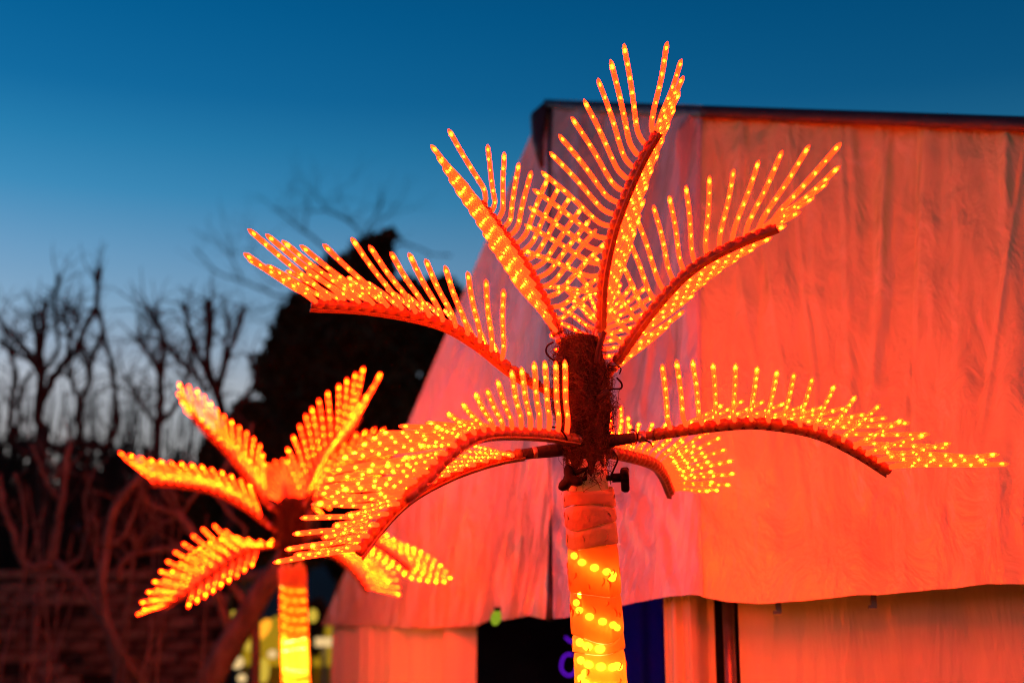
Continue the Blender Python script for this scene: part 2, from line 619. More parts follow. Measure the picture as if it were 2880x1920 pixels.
# nearer trees caught by the palm's red light
bare_tree('gnarled red-lit bare tree with a crooked elbow at the lower left', 8.9,
          [(330, 1935), (300, 1760), (257, 1690), (221, 1640), (190, 1593), (150, 1573)],
          [([(150, 1573), (154, 1537), (174, 1399), (186, 1300), (196, 1250)], .026, .016),
           ([(150, 1580), (95, 1593), (59, 1569), (36, 1498), (8, 1419), (-10, 1330)], .026, .016),
           ([(160, 1400), (130, 1350), (105, 1290), (90, 1250)], .014, .008),
           ([(150, 1350), (175, 1310), (185, 1290)], .012, .008),
           ([(59, 1569), (70, 1480), (62, 1400), (40, 1330)], .014, .008),
           ([(230, 1560), (245, 1480), (240, 1400), (260, 1330)], .012, .007),
           ([(190, 1593), (225, 1570), (230, 1560)], .016, .012)],
          0.035, (40, 0.28, 0.004))
bare_tree('slender red-lit bare tree bending up toward the left palm frond', 8.7,
          [(400, 1935), (395, 1917), (328, 1814), (300, 1755), (297, 1695), (285, 1616), (300, 1537)],
          [([(300, 1537), (316, 1446), (350, 1390), (391, 1343), (420, 1300)], .03, .02),
           ([(308, 1529), (328, 1525), (356, 1490), (380, 1430), (395, 1379)], .014, .009),
           ([(285, 1616), (270, 1560), (275, 1500), (262, 1450)], .012, .007)],
          0.034, (30, 0.26, 0.004))
bare_tree('red-lit bare limb spreading like a hand below the left palm frond', 8.8,
          [(720, 1800), (680, 1687), (617, 1597), (560, 1520)],
          [([(560, 1520), (550, 1506), (518, 1466), (494, 1442), (431, 1423), (405, 1395)], .028, .014),
           ([(494, 1442), (470, 1400), (455, 1370), (448, 1320)], .012, .008),
           ([(505, 1445), (490, 1400), (478, 1380), (470, 1320)], .012, .008),
           ([(515, 1440), (540, 1400), (552, 1385), (560, 1330)], .012, .008),
           ([(391, 1350), (419, 1446), (474, 1466), (510, 1434)], .012, .009),
           ([(620, 1600), (690, 1500), (650, 1450), (600, 1380)], .014, .008),
           ([(600, 1380), (640, 1300), (700, 1220), (712, 1190)], .014, .008)],
          0.032, (30, 0.24, 0.004))
bare_tree('thick bare trunk leaning right behind the left palm trunk', 8.8,
          [(590, 1935), (656, 1814), (712, 1695), (775, 1616), (850, 1500)],
          [([(656, 1814), (620, 1700), (600, 1640), (560, 1560), (490, 1543), (395, 1553), (340, 1585), (330, 1630)], .03, .016),
           ([(850, 1500), (900, 1400), (930, 1300)], .03, .015),
           ([(380, 1555), (395, 1520), (400, 1498)], .014, .009)],
          0.09, (30, 0.4, 0.007))
bare_tree('faint far bare tree with thin arching twigs above the evergreen', 17.0,
          [(1000, 1200), (990, 900), (960, 760)],
          [([(970, 790), (821, 835), (750, 817), (679, 790), (607, 763), (545, 696)], 0.0210, 0.0072),
           ([(960, 760), (946, 732), (902, 687), (839, 638), (777, 585)], 0.0180, 0.0060),
           ([(1030, 690), (996, 634), (924, 594), (857, 598)], 0.0132, 0.0054),
           ([(1010, 800), (1022, 665), (1066, 590), (1075, 560)], 0.0132, 0.0054),
           ([(1022, 665), (1095, 600), (1110, 575)], 0.0084, 0.0042),
           ([(1040, 800), (1112, 692), (1170, 696), (1214, 714), (1268, 719)], 0.0180, 0.0060),
           ([(930, 600), (905, 570), (893, 550)], 0.0072, 0.0036),
           ([(800, 810), (740, 770), (700, 700)], 0.0084, 0.0042),
           ([(821, 835), (750, 870), (690, 880)], 0.0096, 0.0042),
           ([(820, 850), (750, 900), (692, 895)], 0.0096, 0.0042),
           ([(679, 790), (660, 740), (590, 640)], 0.0072, 0.0036)],
          0.09, (70, 0.8, 0.004), m='bark_shaded')


def foliage(name, blobs, n, size, m, parent, seed):
    """leafy crown: many leaf-sized faces through a set of ellipsoids [(centre, radii)]"""
    rnd = np.random.RandomState(seed)
    vol = np.array([r[0] * r[1] * r[2] for _, r in blobs]) ** 0.75
    cnt = (vol / vol.sum() * n).astype(int)
    vs, fs = [], []
    for (c, r), k in zip(blobs, cnt):
        k = max(k, 8)
        d = rnd.normal(size=(k, 3))
        d /= np.linalg.norm(d, axis=1)[:, None]
        rr = rnd.uniform(0.45, 1.06, size=(k, 1)) ** 0.6
        ctr = np.array(c)[None, :] + d * rr * np.array(r)[None, :]
        a = rnd.normal(size=(k, 3)); a /= np.linalg.norm(a, axis=1)[:, None]
        b = np.cross(a, rnd.normal(size=(k, 3))); b /= np.linalg.norm(b, axis=1)[:, None]
        s1 = size * rnd.uniform(0.6, 1.5, size=(k, 1))
        q = np.stack([ctr - a * s1, ctr + b * s1 * .5, ctr + a * s1, ctr - b * s1 * .5], 1)
        base = len(vs) * 4
        vs.append(q)
    V = np.concatenate(vs).reshape(-1, 3)
    F = np.arange(len(V)).reshape(-1, 4)
    me = bpy.data.meshes.new(name)
    lo = V.min(0); hi = V.max(0)
    org = np.array([(lo[0] + hi[0]) / 2, (lo[1] + hi[1]) / 2, lo[2]])
    me.from_pydata((V - org).tolist(), [], F.tolist())
    me.materials.append(M[m])
    return put(name, me, parent, kind='stuff', origin=Vector(org))


def leafy(name, label, cat, d, blobs_px, n, size, m, seed, trunk_r=0.12):
    blobs = []
    for (u, v, ru, rv, *dd) in blobs_px:
        dz = d + (dd[0] if dd else 0)
        k = dz / FPX
        blobs.append((tuple(at(u, v, dz)), (ru * k, min(ru, rv) * k * 0.8, rv * k)))
    u0 = sum(b[0] for b in blobs_px) / len(blobs_px)
    c = at(u0, 1500, d)
    root = empty(name, (c.x, c.y, 0))
    tag(root, label, cat)
    top = max(b[0][2] for b in blobs)
    t = MB()
    t.sweep([Vector((c.x, c.y, -0.05)), Vector((c.x + .03, c.y, top * 0.35)), Vector((c.x - .02, c.y, top * .65)), Vector((c.x, c.y, top))],
            [trunk_r * 1.3, trunk_r, trunk_r * .7, trunk_r * .25], 9)
    part('trunk', t, M['bark_wood'], root)
    # dense inner mass of the crown, same leaves packed close
    foliage('crown', blobs, n, size, m, root, seed)
    return root


leafy('evergreen_tree', 'dense black evergreen tree silhouetted between the palm and the tent', 'tree', 12.5,
      [(1050, 720, 55, 62), (1020, 770, 90, 70), (960, 800, 110, 80), (910, 890, 110, 90), (870, 960, 115, 110), (810, 1050, 92, 110),
       (1010, 930, 170, 170), (1150, 900, 150, 120), (1240, 850, 70, 70), (1120, 1080, 190, 190), (940, 1100, 170, 170), (850, 1180, 130, 130),
       (1050, 1280, 220, 180), (850, 1330, 170, 160), (812, 885, 32, 36), (1090, 670, 28, 24), (960, 1420, 240, 150), (1100, 1500, 200, 200)],
      34000, 0.062, 'leaf', 3, 0.16)
leafy('evergreen_shrub', 'dark leafy shrub left of the black evergreen, behind the left palm', 'shrub', 11.4,
      [(700, 1230, 75, 90), (640, 1290, 80, 90), (740, 1330, 110, 130), (600, 1400, 120, 110), (700, 1470, 150, 120), (820, 1480, 120, 140), (690, 1150, 35, 30)],
      11000, 0.05, 'leaf', 4, 0.05)
leafy('hedge', 'tall dark ragged hedge behind the bare trees at the left edge', 'hedge', 13.6,
      [(-60, 1330, 80, 120), (20, 1370, 70, 90), (75, 1300, 45, 80), (150, 1390, 90, 80), (215, 1320, 40, 70), (270, 1390, 80, 80), (330, 1330, 36, 60), (400, 1400, 80, 80),
       (470, 1370, 50, 70), (540, 1420, 90, 80), (0, 1490, 170, 120), (200, 1490, 180, 120), (400, 1500, 170, 120), (560, 1500, 140, 110),
       (40, 1240, 22, 40), (250, 1265, 20, 40), (120, 1250, 18, 44), (420, 1290, 20, 36), (180, 1285, 22, 40), (360, 1275, 16, 36), (500, 1300, 18, 34), (300, 1290, 18, 30), (-10, 1255, 20, 40),
       (-200, 1340, 110, 120), (-360, 1370, 120, 110), (-520, 1330, 130, 130), (-680, 1380, 120, 110), (-300, 1500, 200, 120), (-560, 1500, 200, 120)],
      14000, 0.06, 'hedge', 5, 0.05)


def bare_shrub(label, u, v, d, spread, h, n, seed, m='bark_shaded'):
    random.seed(seed)
    g = at(u, v, d)
    root = empty('bare_shrub', (g.x, g.y, 0))
    tag(root, label, 'shrub')
    b = MB()
    k = d / FPX
    for _ in range(n):
        p = Vector((g.x + random.uniform(-.12, .12), g.y + random.uniform(-.15, .15), 0))
        tip = Vector((g.x + random.gauss(0, .5) * spread * k, g.y + random.gauss(0, .25), g.z + h * k * random.uniform(.2, 1.0)))
        mid = p.lerp(tip, .55) + Vector((random.gauss(0, .08), random.gauss(0, .08), .1))
        sp = spline([p, mid, tip], 7)
        r = random.uniform(.006, .013)
        b.sweep(sp, [r * (1.3 - i / 6) for i in range(7)], 4, cap=False)
        for q in sp[3:6]:
            dv = Vector((random.gauss(0, .6), random.gauss(0, .5), random.uniform(.1, .9))).normalized() * random.uniform(.08, .3)
            b.sweep([q, q + dv * .6 + Vector((0, 0, .02)), q + dv], [r * .6, r * .45, r * .25], 4, cap=False)
    part('stems', b, M[m], root, kind='stuff')


bare_shrub('thicket of fine bare stems at the far left, under the pollarded tree', 60, 1250, 11.8, 260, 240, 110, 11)
bare_shrub('fine bare stems between the two tallest pollarded shoots', 300, 1250, 12.0, 200, 210, 95, 12)
bare_shrub('fine bare stems just left of the trident tree', 480, 1240, 12.2, 220, 200, 95, 13)
bare_shrub('sparse bare stems beside the leafy shrub', 640, 1260, 12.3, 150, 170, 50, 14)
bare_shrub('red-lit bare stems low at the left edge, in front of the wall', 90, 1560, 8.7, 190, 190, 9, 15, 'bark_wood')
bare_shrub('red-lit bare stems low between the leaning trunks and the left palm fronds', 440, 1560, 8.6, 170, 160, 8, 16, 'bark_wood')
random.seed(21)

# ------------------------------------------------------------------ lit kiosk glimpsed behind the left palm
KD = 10.6
kc = at(815, 1830, KD)
kiosk = empty('kiosk', (kc.x, kc.y, 0))
tag(kiosk, 'blurred yellow-lit kiosk with a rounded canopy behind the left palm trunk', 'kiosk')
kk = KD / FPX
M['kcanopy'] = lit_plastic('glowing_olive_canopy_cloth', (.6, .5, .05), (0.34, 0.26, 0.03), (0.30, 0.185, 0.006), 1.5, 0.0, trans=.3, bump=.2, rough=.8)  # lamplight on the cloth is put in as its own emission
M['kwall'] = principled('yellowed_kiosk_board', (0.42, 0.33, 0.12), (0.3, 0.22, 0.08), 4, 0.7, 0.2, 20)
M['kwarm'] = emit('warm_white_lamp', (1.0, 0.66, 0.28), 0.9)
M['korange'] = emit('orange_lamp', (1.0, 0.36, 0.02), 1.5)
M['kyellow'] = emit('yellow_lamp', (0.75, 0.5, 0.05), 0.9)
mb = MB()       # rounded canopy: a quarter dome on a ring
rx, rz = 150 * kk, 150 * kk
zc = at(815, 1868, KD).z
for i in range(9):
    a = math.pi / 2 * i / 8
    for k in range(24):
        ph = 2 * math.pi * k / 24
        sc_ = 1 + 0.03 * math.cos(8 * ph)
        mb.v.append(Vector((kc.x + rx * math.cos(a) * math.cos(ph) * sc_, kc.y + 0.25 + rx * math.cos(a) * math.sin(ph) * sc_ * 0.8, zc + rz * math.sin(a))))
for i in range(8):
    for k in range(24):
        q = i * 24
        mb.face((q + k, q + (k + 1) % 24, q + 24 + (k + 1) % 24, q + 24 + k))
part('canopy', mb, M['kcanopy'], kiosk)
mb = MB()
mb.box((kc.x, kc.y + 0.55, zc / 2), rx * .92, 0.02, zc / 2)
part('back_board', mb, M['kwall'], kiosk, smooth=False)
mb = MB()
mb.box((kc.x, kc.y + 0.02, 0.5), rx * .9, 0.03, 0.5)
mb.box((kc.x, kc.y, 1.03), rx * .95, 0.16, 0.025)
part('counter', mb, M['kwall'], kiosk, smooth=False)
for sx in (-1, 1):
    mb = MB()
    mb.sweep([Vector((kc.x + sx * rx * .93, kc.y + .2, 0)), Vector((kc.x + sx * rx * .93, kc.y + .2, zc + .02))], 0.022, 8)
    part('post', mb, M['tentpole'], kiosk)


def lampball(name, u, v, d, ru, rv, m, parent, tilt=0.0):
    b = MB()
    c = at(u, v, d)
    k = d / FPX
    ax = (Vector((math.sin(R(tilt)), 0, math.cos(R(tilt)))))
    b.ball(c, ru * k * 1.35, ax, rv / ru, 10, 8)
    return part(name, b, M[m], parent)


lampball('lamp', 738, 1770, KD - .42, 13, 26, 'korange', kiosk, 35)
lampball('lamp', 668, 1862, KD - .42, 13, 13, 'kwarm', kiosk)
lampball('lamp', 766, 1838, KD - .45, 10, 9, 'kwarm', kiosk)
lampball('lamp', 680, 1906, KD - .45, 10, 9, 'kwarm', kiosk)
lampball('lamp', 742, 1885, KD - .1, 12, 26, 'kyellow', kiosk)
lampball('lamp', 700, 1815, KD - .42, 10, 10, 'kyellow', kiosk)
b = MB()
c = at(912, 1804, KD - .3)
b.box(c, 24 * kk, 0.02, 12 * kk)
sg = part('lit_sign', b, M['kwarm'], kiosk, smooth=False)
b = MB()
b.sweep([at(912, 1816, KD - .3), Vector((c.x, c.y, 0))], 0.016, 6)
part('sign_post', b, M['tentpole'], kiosk)
leafy('lit_bush', 'small yellow-green lamp-lit bush right of the left palm trunk', 'bush', 10.4,
      [(888, 1715, 22, 26), (878, 1745, 20, 20), (898, 1755, 14, 10), (885, 1800, 18, 40)], 900, 0.045, 'hedge', 8, 0.02)
leafy('lit_bush', 'small yellow-green lamp-lit bush left of the leaning trunk', 'bush', 10.5,
      [(668, 1710, 10, 14), (650, 1735, 10, 20), (640, 1755, 6, 14), (655, 1800, 10, 40)], 600, 0.04, 'hedge', 9, 0.02)
for (u, v, dd) in ((880, 1730, 9.95), (655, 1728, 10.05)):
    p = at(u, v, dd)
    r = empty('garden_lamp', (p.x, p.y, 0))
    tag(r, 'small yellow garden lamp glowing in the bush %s of the left palm trunk' % ('right' if u > 800 else 'left'), 'lamp', None)
    b = MB(); b.sweep([Vector((p.x, p.y, 0)), p - Vector((0, 0, .03))], 0.01, 6)
    part('lamp_stake', b, M['black'], r)
    b = MB(); b.ball(p, 0.035 if u > 800 else .022, stretch=1.4, seg=10, rings=8)
    part('lamp_globe', b, M['kyellow'], r)

# ------------------------------------------------------------------ tent


def lerp_tab(tab, x):
    if x <= tab[0][0]:
        a, b = tab[0], tab[1]
    elif x >= tab[-1][0]:
        a, b = tab[-2], tab[-1]
    else:
        for a, b in zip(tab, tab[1:]):
            if a[0] <= x <= b[0]:
                break
    f = (x - a[0]) / (b[0] - a[0])
    return [p + (q - p) * f for p, q in zip(a[1:], b[1:])]


def smooth_tab(tab, x, w_=30):
    s = [0.0] * (len(tab[0]) - 1)
    for k in (-1, -.5, 0, .5, 1):
        for i, q in enumerate(lerp_tab(tab, x + k * w_)):
            s[i] += q / 5
    return s


# hem and ridge of the long front slope: u -> (v, distance)
HEM = [(1555, 1742, 5.4), (1640, 1733, 5.25), (1755, 1708, 5.07), (1870, 1681, 4.9), (1941, 1676, 4.8), (2001, 1683, 4.74), (2101, 1694, 4.69),
       (2202, 1691, 4.64), (2452, 1671, 4.53), (2653, 1653, 4.44), (2880, 1643, 4.33), (3500, 1625, 4.1)]
RIDGE = [(1545, 284, 7.3), (1970, 300, 5.9), (2880, 331, 5.25), (3500, 352, 4.9)]
tent_c = at(2300, 1690, 6.0)
tent = empty('tent', (tent_c.x, tent_c.y, 0))
tag(tent, 'large white vinyl tent glowing orange behind the palm, with sagging hems', 'tent')


def fnoise(x, y, s):
    return noise.noise(Vector((x, y, s)))


crnd = random.Random(5)
CREASES = []
for _ in range(46):
    CREASES.append((crnd.uniform(1560, 3480), 1.0, crnd.gauss(0, 45), crnd.choice((.35, .5, .6, .66, .72, .8, .85)), crnd.uniform(10, 34), crnd.choice((-1, 1, 1)) * crnd.uniform(.005, .022)))
for _ in range(16):
    CREASES.append((crnd.uniform(1700, 3300), .5, crnd.uniform(-260, 260), crnd.uniform(0, .3), crnd.uniform(8, 18), crnd.choice((-1, 1)) * crnd.uniform(.006, .014)))


def front_pt(u, t):
    hv, hd = smooth_tab(HEM, u, 60)
    rv, rd = lerp_tab(RIDGE, u)
    a = at(u, hv, hd)
    b = at(u, rv, rd)
    p = a.lerp(b, t)
    x = u / 100.0
    # drape: folds fan down from the ridge and flatten towards the hem
    left = max(0.0, min(1.0, (1990 - u) / 60.0))
    fold = 0.0
    top_w = 0.06 + 1.15 * max(0.0, min(1.0, (t - .22) / .7)) ** 1.3
    fold += (0.016 + 0.022 * left) * fnoise(x * 0.95 + .5 * fnoise(x * .5, t * 2, 8.0), t * 0.9, 1.0) * (0.4 + t)
    for (cu, ct, sl, te, wd, am) in CREASES:
        if t > te and abs(u - cu) < 170:
            q = (u - cu - sl * (ct - t)) / (wd * (1.0 + .9 * (ct - t)))
            if abs(q) < 2.6:
                fold += am * math.exp(-q * q) * min(1.0, (t - te) * 5) * (1 + 1.6 * left)
    fold += 0.034 * fnoise(x * 1.1, t * 5.0, 33.0) * (1 - .5 * t)
    fold += 0.011 * fnoise(x * 3.0 + t * 4, t * 7.0, 35.0) * (.5 + left)
    fold += 0.06 * fnoise(x * 0.3, t * 1.2, 2.0)
    # diagonal creases near the lower left corner
    c_ = max(0, 1 - abs(u - 1700) / 330.0) * max(0, 1 - abs(t - .16) / .3)
    fold += 0.045 * c_ * fnoise((u + t * 900) / 42.0, t * 1.5, 4.0)
    # the seam fold at the edge of the first cloth
    k = (u - 1972) / 16.0
    fold += 0.012 * math.exp(-k * k) * (0.4 + t)
    fold += 0.012 * left
    fold *= min(1.0, (1.0 - t) * 9 + .05) * min(1.0, t * 5 + .3)
    nrm = Vector((-0.35, -0.8, 0.5)).normalized()
    sag = Vector((0, 0, -0.06)) * math.sin(math.pi * t)
    return p + nrm * fold + sag


def grid(name, fn, u0, u1, nu, nv, m, parent, t0=0.0, t1=1.0):
    b = MB()
    for i in range(nu):
        u = u0 + (u1 - u0) * i / (nu - 1)
        for j in range(nv):
            b.v.append(fn(u, t0 + (t1 - t0) * j / (nv - 1)))
    for i in range(nu - 1):
        for j in range(nv - 1):
            a = i * nv + j
            b.face((a, a + nv, a + nv + 1, a + 1))
    return part(name, b, M[m], parent)


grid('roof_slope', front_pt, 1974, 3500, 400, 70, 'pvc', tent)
grid('roof_slope', lambda u, t: front_pt(u, t) + Vector((0, -.008, .002)), 1556, 1978, 150, 70, 'pvc_dim', tent)

# left end panel (triangle between the corner seam, the ridge end and the far corner)
FARC = (905, 1757, 9.0)


def side_pt(s, t):
    # s 0 at the seam, 1 at the far edge
    hv = lerp_tab([(0, 1735), (.15, 1733), (.36, 1759), (.55, 1767), (.8, 1757), (1, 1757)], s)[0]
    u_ = 1546 + (FARC[0] - 1546) * s
    d_ = 5.43 + (FARC[2] - 5.43) * s
    a = at(u_, hv, d_)
    b = at(1541 - 12 * s, 292 + 6 * s, 7.3 + .03 * s)
    p = a.lerp(b, t)
    x = s * 9
    fold = 0.035 * fnoise(x * .55 + t * 1.5, t * 1.2, 21) + 0.022 * fnoise(x * 1.5 + t * 4.0, t * 1.6, 25) * (1.1 - s * .5)
    # long diagonal creases pulling from the seam down to the hem
    fold += 0.075 * fnoise((s * 7.0 + t * 2.6) * 1.4, t * 0.7, 31) * max(0, 1 - s * 1.3) * (1.2 - t)
    fold += 0.035 * fnoise((s * 9.0 + t * 5) * 2.2, t * 2, 33) * max(0, 1 - s * 1.1)
    return p + Vector((-0.72, -0.6, 0.35)) * fold * (1 - t * .85)


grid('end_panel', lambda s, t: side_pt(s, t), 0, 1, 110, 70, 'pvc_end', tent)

# dark strip added for the shaded gap and fold where two cloths meet
b = MB()
b.sweep([front_pt(1558, t) + Vector((-.012, .03, 0)) for t in [i / 24 for i in range(25)]], [.019 - .016 * min(1, i / 4) if i < 12 else .003 + .010 * max(0, (i - 17) / 7) for i in range(25)], 6)
part('corner_seam_shade', b, M['cap'], tent)
# dark flap along the ridge
b = MB()
nu = 120
for i in range(nu):
    u = 1530 + (3500 - 1530) * i / (nu - 1)
    rv, rd = lerp_tab(RIDGE, u)
    wob = 3 * fnoise(u / 60.0, 1, 3)
    wd = 26 + (u - 1545) * .011
    if u < 1570:
        wd *= .75
    for (dv, dd) in ((-4, .02), (0, -.05), (wd * .5, -.085 + wob * .002), (wd + wob, -.07 + wob * .003)):
        b.v.append(at(u, rv + dv, rd + dd))
for i in range(nu - 1):
    for k in range(3):
        a = i * 4 + k
        b.face((a, a + 4, a + 5, a + 1))
part('ridge_flap', b, M['cap'], tent)
b = MB()
b.sweep([at(1540, 292, 7.3), at(1515, 330, 7.25), at(1512, 400, 7.15), at(1524, 470, 7.05)], [.02, .045, .03, .012], 8)
part('ridge_end_flap', b, M['cap'], tent)

# back slopes and far side, so the tent is closed
hA = side_pt(1, 0); hP = at(1541, 292, 7.34); hQ = front_pt(3500, 1.0); hC = front_pt(3500, 0.0)
hE = Vector((hA.x + 1.0, hA.y + 1.6, hA.z)); hD = Vector((hC.x + 1.4, hC.y + 4.2, hA.z))
b = MB()
b.v += [hA, hE, hP, hD, hQ, hC]
b.face((1, 0, 2)); b.face((3, 1, 2, 4)); b.face((5, 3, 4))
part('back_slope', b, M['pvc'], tent, smooth=False)


def wall_panel(name, p0, p1, z0, z1, m, folds, amp, n=60, seed=0, bow=0.0):
    b = MB()
    dirv = (p1 - p0); dirv.z = 0
    nrm = Vector((dirv.y, -dirv.x, 0)).normalized()
    for i in range(n):
        f = i / (n - 1)
        for j in range(16):
            t = j / 15
            o_ = amp * fnoise(f * folds, t * .35 + seed, 40 + seed) + amp * .4 * fnoise(f * folds * 2.7, t * .8, 44 + seed)
            q = p0.lerp(p1, f)
            b.v.append(Vector((q.x, q.y, z0 + (z1 - z0) * t)) + nrm * (o_ + bow * math.sin(math.pi * f)))
    for i in range(n - 1):
        for j in range(15):
            a = i * 16 + j
            b.face((a, a + 16, a + 17, a + 1))
    return part(name, b, M[m], tent)


def wpt(u, d):
    p = at(u, 1700, d)
    return Vector((p.x, p.y, 0))


ztop = 2.12
# left curtain under the end panel
wall_panel('side_curtain', wpt(940, 9.05), wpt(1334, 6.9), 0.03, 2.02, 'curtain', 12, .06, 80, 1)
# gathered drape beside the doorway
wall_panel('door_drape', wpt(1868, 5.02), wpt(2008, 4.93), 0.03, ztop, 'curtain', 5, .045, 40, 2, bow=.07)
# front wall right of the door
wall_panel('front_wall', wpt(2074, 4.87), wpt(3500, 4.27), 0.03, ztop, 'pvc_wall', 5, .028, 140, 3)
b = MB()
for (u, d, r) in ((2048, 4.87, .021),):
    p = wpt(u, d)
    b.sweep([Vector((p.x, p.y, 0)), Vector((p.x, p.y, ztop))], r, 10)
part('frame_post', b, M['tentpole'], tent)
b = MB()
p = wpt(2022, 4.94)
b.box((p.x, p.y, ztop / 2), 0.018, .02, ztop / 2)
for zz in (1.98, 1.6, 1.2):
    b.box((p.x - .012, p.y - .02, zz), .02, .012, .03)
part('door_rail', b, M['black'], tent, smooth=False)
p = wpt(1668, 5.35)
b = MB()
b.sweep([Vector((p.x, p.y, 0)), Vector((p.x, p.y, ztop))], .025, 10)
part('frame_post', b, M['tentpole'], tent)
for (u, v, d) in ((2189, 1702, 4.71), (2457, 1686, 4.6)):
    b = MB()
    c = at(u, v, d)
    b.box(c, .009, .004, .024)
    b.box(c + Vector((-.006, -.004, -.022)), .012, .006, .005)
    part('hem_clip', b, M['tentpole'], tent, smooth=False)
# inside: dark lining, blue cloth, violet neon
wall_panel('back_wall', wpt(1150, 10.0), wpt(3500, 9.0), 0.0, 2.2, 'inside', 12, .06, 80, 5)
wall_panel('right_lining', wpt(1868, 5.1), wpt(2250, 8.8), 0.0, 2.2, 'inside', 5, .03, 20, 6)
bc = empty('backdrop_cloth', wpt(1770, 7.8))
tag(bc, 'deep blue cloth hanging in the tent doorway right of the palm trunk', 'cloth')
bb = MB()
q0, q1 = wpt(1680, 7.85), wpt(1862, 7.75)
for i in range(30):
    f = i / 29
    for j in range(8):
        q = q0.lerp(q1, f)
        bb.v.append(Vector((q.x, q.y + .03 * math.sin(f * 17), .05 + 2.1 * j / 7)))
for i in range(29):
    for j in range(7):
        a = i * 8 + j
        bb.face((a, a + 8, a + 9, a + 1))
part('cloth', bb, M['blue'], bc)
bb = MB()
bb.sweep([Vector((q0.x - .05, q0.y, 2.16)), Vector((q1.x + .05, q1.y, 2.16))], .012, 8)
part('hanging_rail', bb, M['tentpole'], bc)
pn = at(1592, 1860, 7.4)
neon = empty('neon_sign', (pn.x, pn.y, pn.z - .15))
tag(neon, 'violet neon loop glowing in the dark doorway just left of the palm trunk', 'light')
b = MB()
pts = [at(1600 + 20 * math.cos(a) * (1.05 if math.sin(a) > 0 else 1.15), 1868 - 30 * math.sin(a), 7.4) for a in [R(60 + 300 * k / 20) for k in range(21)]]
b.sweep(pts, .005, 7)
part('neon_tube', b, M['violet'], neon)
b = MB()
b.sweep([at(1590, 1790, 7.4), at(1600, 1800, 7.4), at(1612, 1806, 7.4)], .005, 7)
part('neon_tube', b, M['violet'], neon)
b = MB()
b.sweep([at(1605, 1800, 7.44), Vector((at(1605, 1800, 7.44).x, at(1605, 1800, 7.44).y, 2.2))], .004, 6)
part('hanging_wire', b, M['black'], neon)
nl = bpy.data.lights.new('neon_light', 'POINT')
nl.energy = 0.65
nl.color = (0.3, 0.06, 1.0)
nl.shadow_soft_size = 0.0
nlo = bpy.data.objects.new('neon_light', nl)
col.objects.link(nlo)
nlo.parent = neon
nlo.location = at(1640, 1850, 7.2) - WL[neon.name]
gl = at(1395, 1736, 6.0)
g = empty('hem_lamp', gl)
tag(g, 'small green-yellow lamp glowing at the tent hem left of the doorway', 'lamp')
b = MB(); b.ball(gl, .022, Vector((.25, 0, 1)), 1.5, 10, 8)
part('lamp_globe', b, M['green_led'], g)
b = MB(); b.box(gl + Vector((.006, 0, .036)), .014, .014, .008)
part('lamp_cap', b, M['black'], g, smooth=False)

# ------------------------------------------------------------------ light palms
LEAF = {}
TUBE_R = 0.0069


def leaf_mesh(L, bend=14, var=0, old=0):
    """one rope-light leaflet: bent foot, pointed tip, bulbs inside; local Z along the leaflet, X towards the frond tip"""
    key = (round(L / 0.02), bend, var, old)
    if key in LEAF:
        return LEAF[key]
    L = key[0] * 0.02
    b = MB()
    pts = [Vector((0, 0, 0))]
    bl = 0.055
    k = 5
    for i in range(k):
        a = R(bend) * (1 - (i + .5) / k)
        pts.append(pts[-1] + Vector((-math.sin(a), 0, math.cos(a))) * bl / k)
    x0, z0 = pts[-1].x, pts[-1].z
    z1 = L - 0.022
    n = 7
    for i in range(1, n + 1):
        f = i / n
        pts.append(Vector((x0 + 0.002 * math.sin(f * 3.1), 0.002 * math.sin(f * 5 + L * 40), z0 + (z1 - z0) * f)))
    rad = [TUBE_R * .92] + [TUBE_R] * (len(pts) - 1)
    e = pts[-1]
    for (dz, rr) in ((.007, .97), (.013, .78), (.018, .5), (.0215, .16)):
        pts.append(e + Vector((0, 0, dz)))
        rad.append(TUBE_R * rr)
    b.sweep(pts, rad, 8, m=0, ref=(1, 0, 0))
    # bulbs
    lr = random.Random(key[0] * 31 + bend * 7 + var)
    z = L - 0.020
    first = True
    while z > 0.035:
        f = max(0, min(1, (z - z0) / (z1 - z0)))
        c = Vector((x0 + 0.002 * math.sin(f * 3.1) + (0.0 if first else 0.001), 0, z))
        b.ball(c, 0.0029 if first else 0.0022, Vector((0, 0, 1)), 1.9 if first else 1.45, 6, 4, m=2 if lr.random() < .28 else 1)
        z -= 0.0415 * lr.uniform(.9, 1.1)
        first = False
    me = b.mesh('leaflet', [M['tube'], M[('bulb', 'bulb_old', 'bulb_faint')[old]], M[('bulb_dim', 'bulb_dim', 'bulb_faint')[old]]])
    LEAF[key] = me
    return me


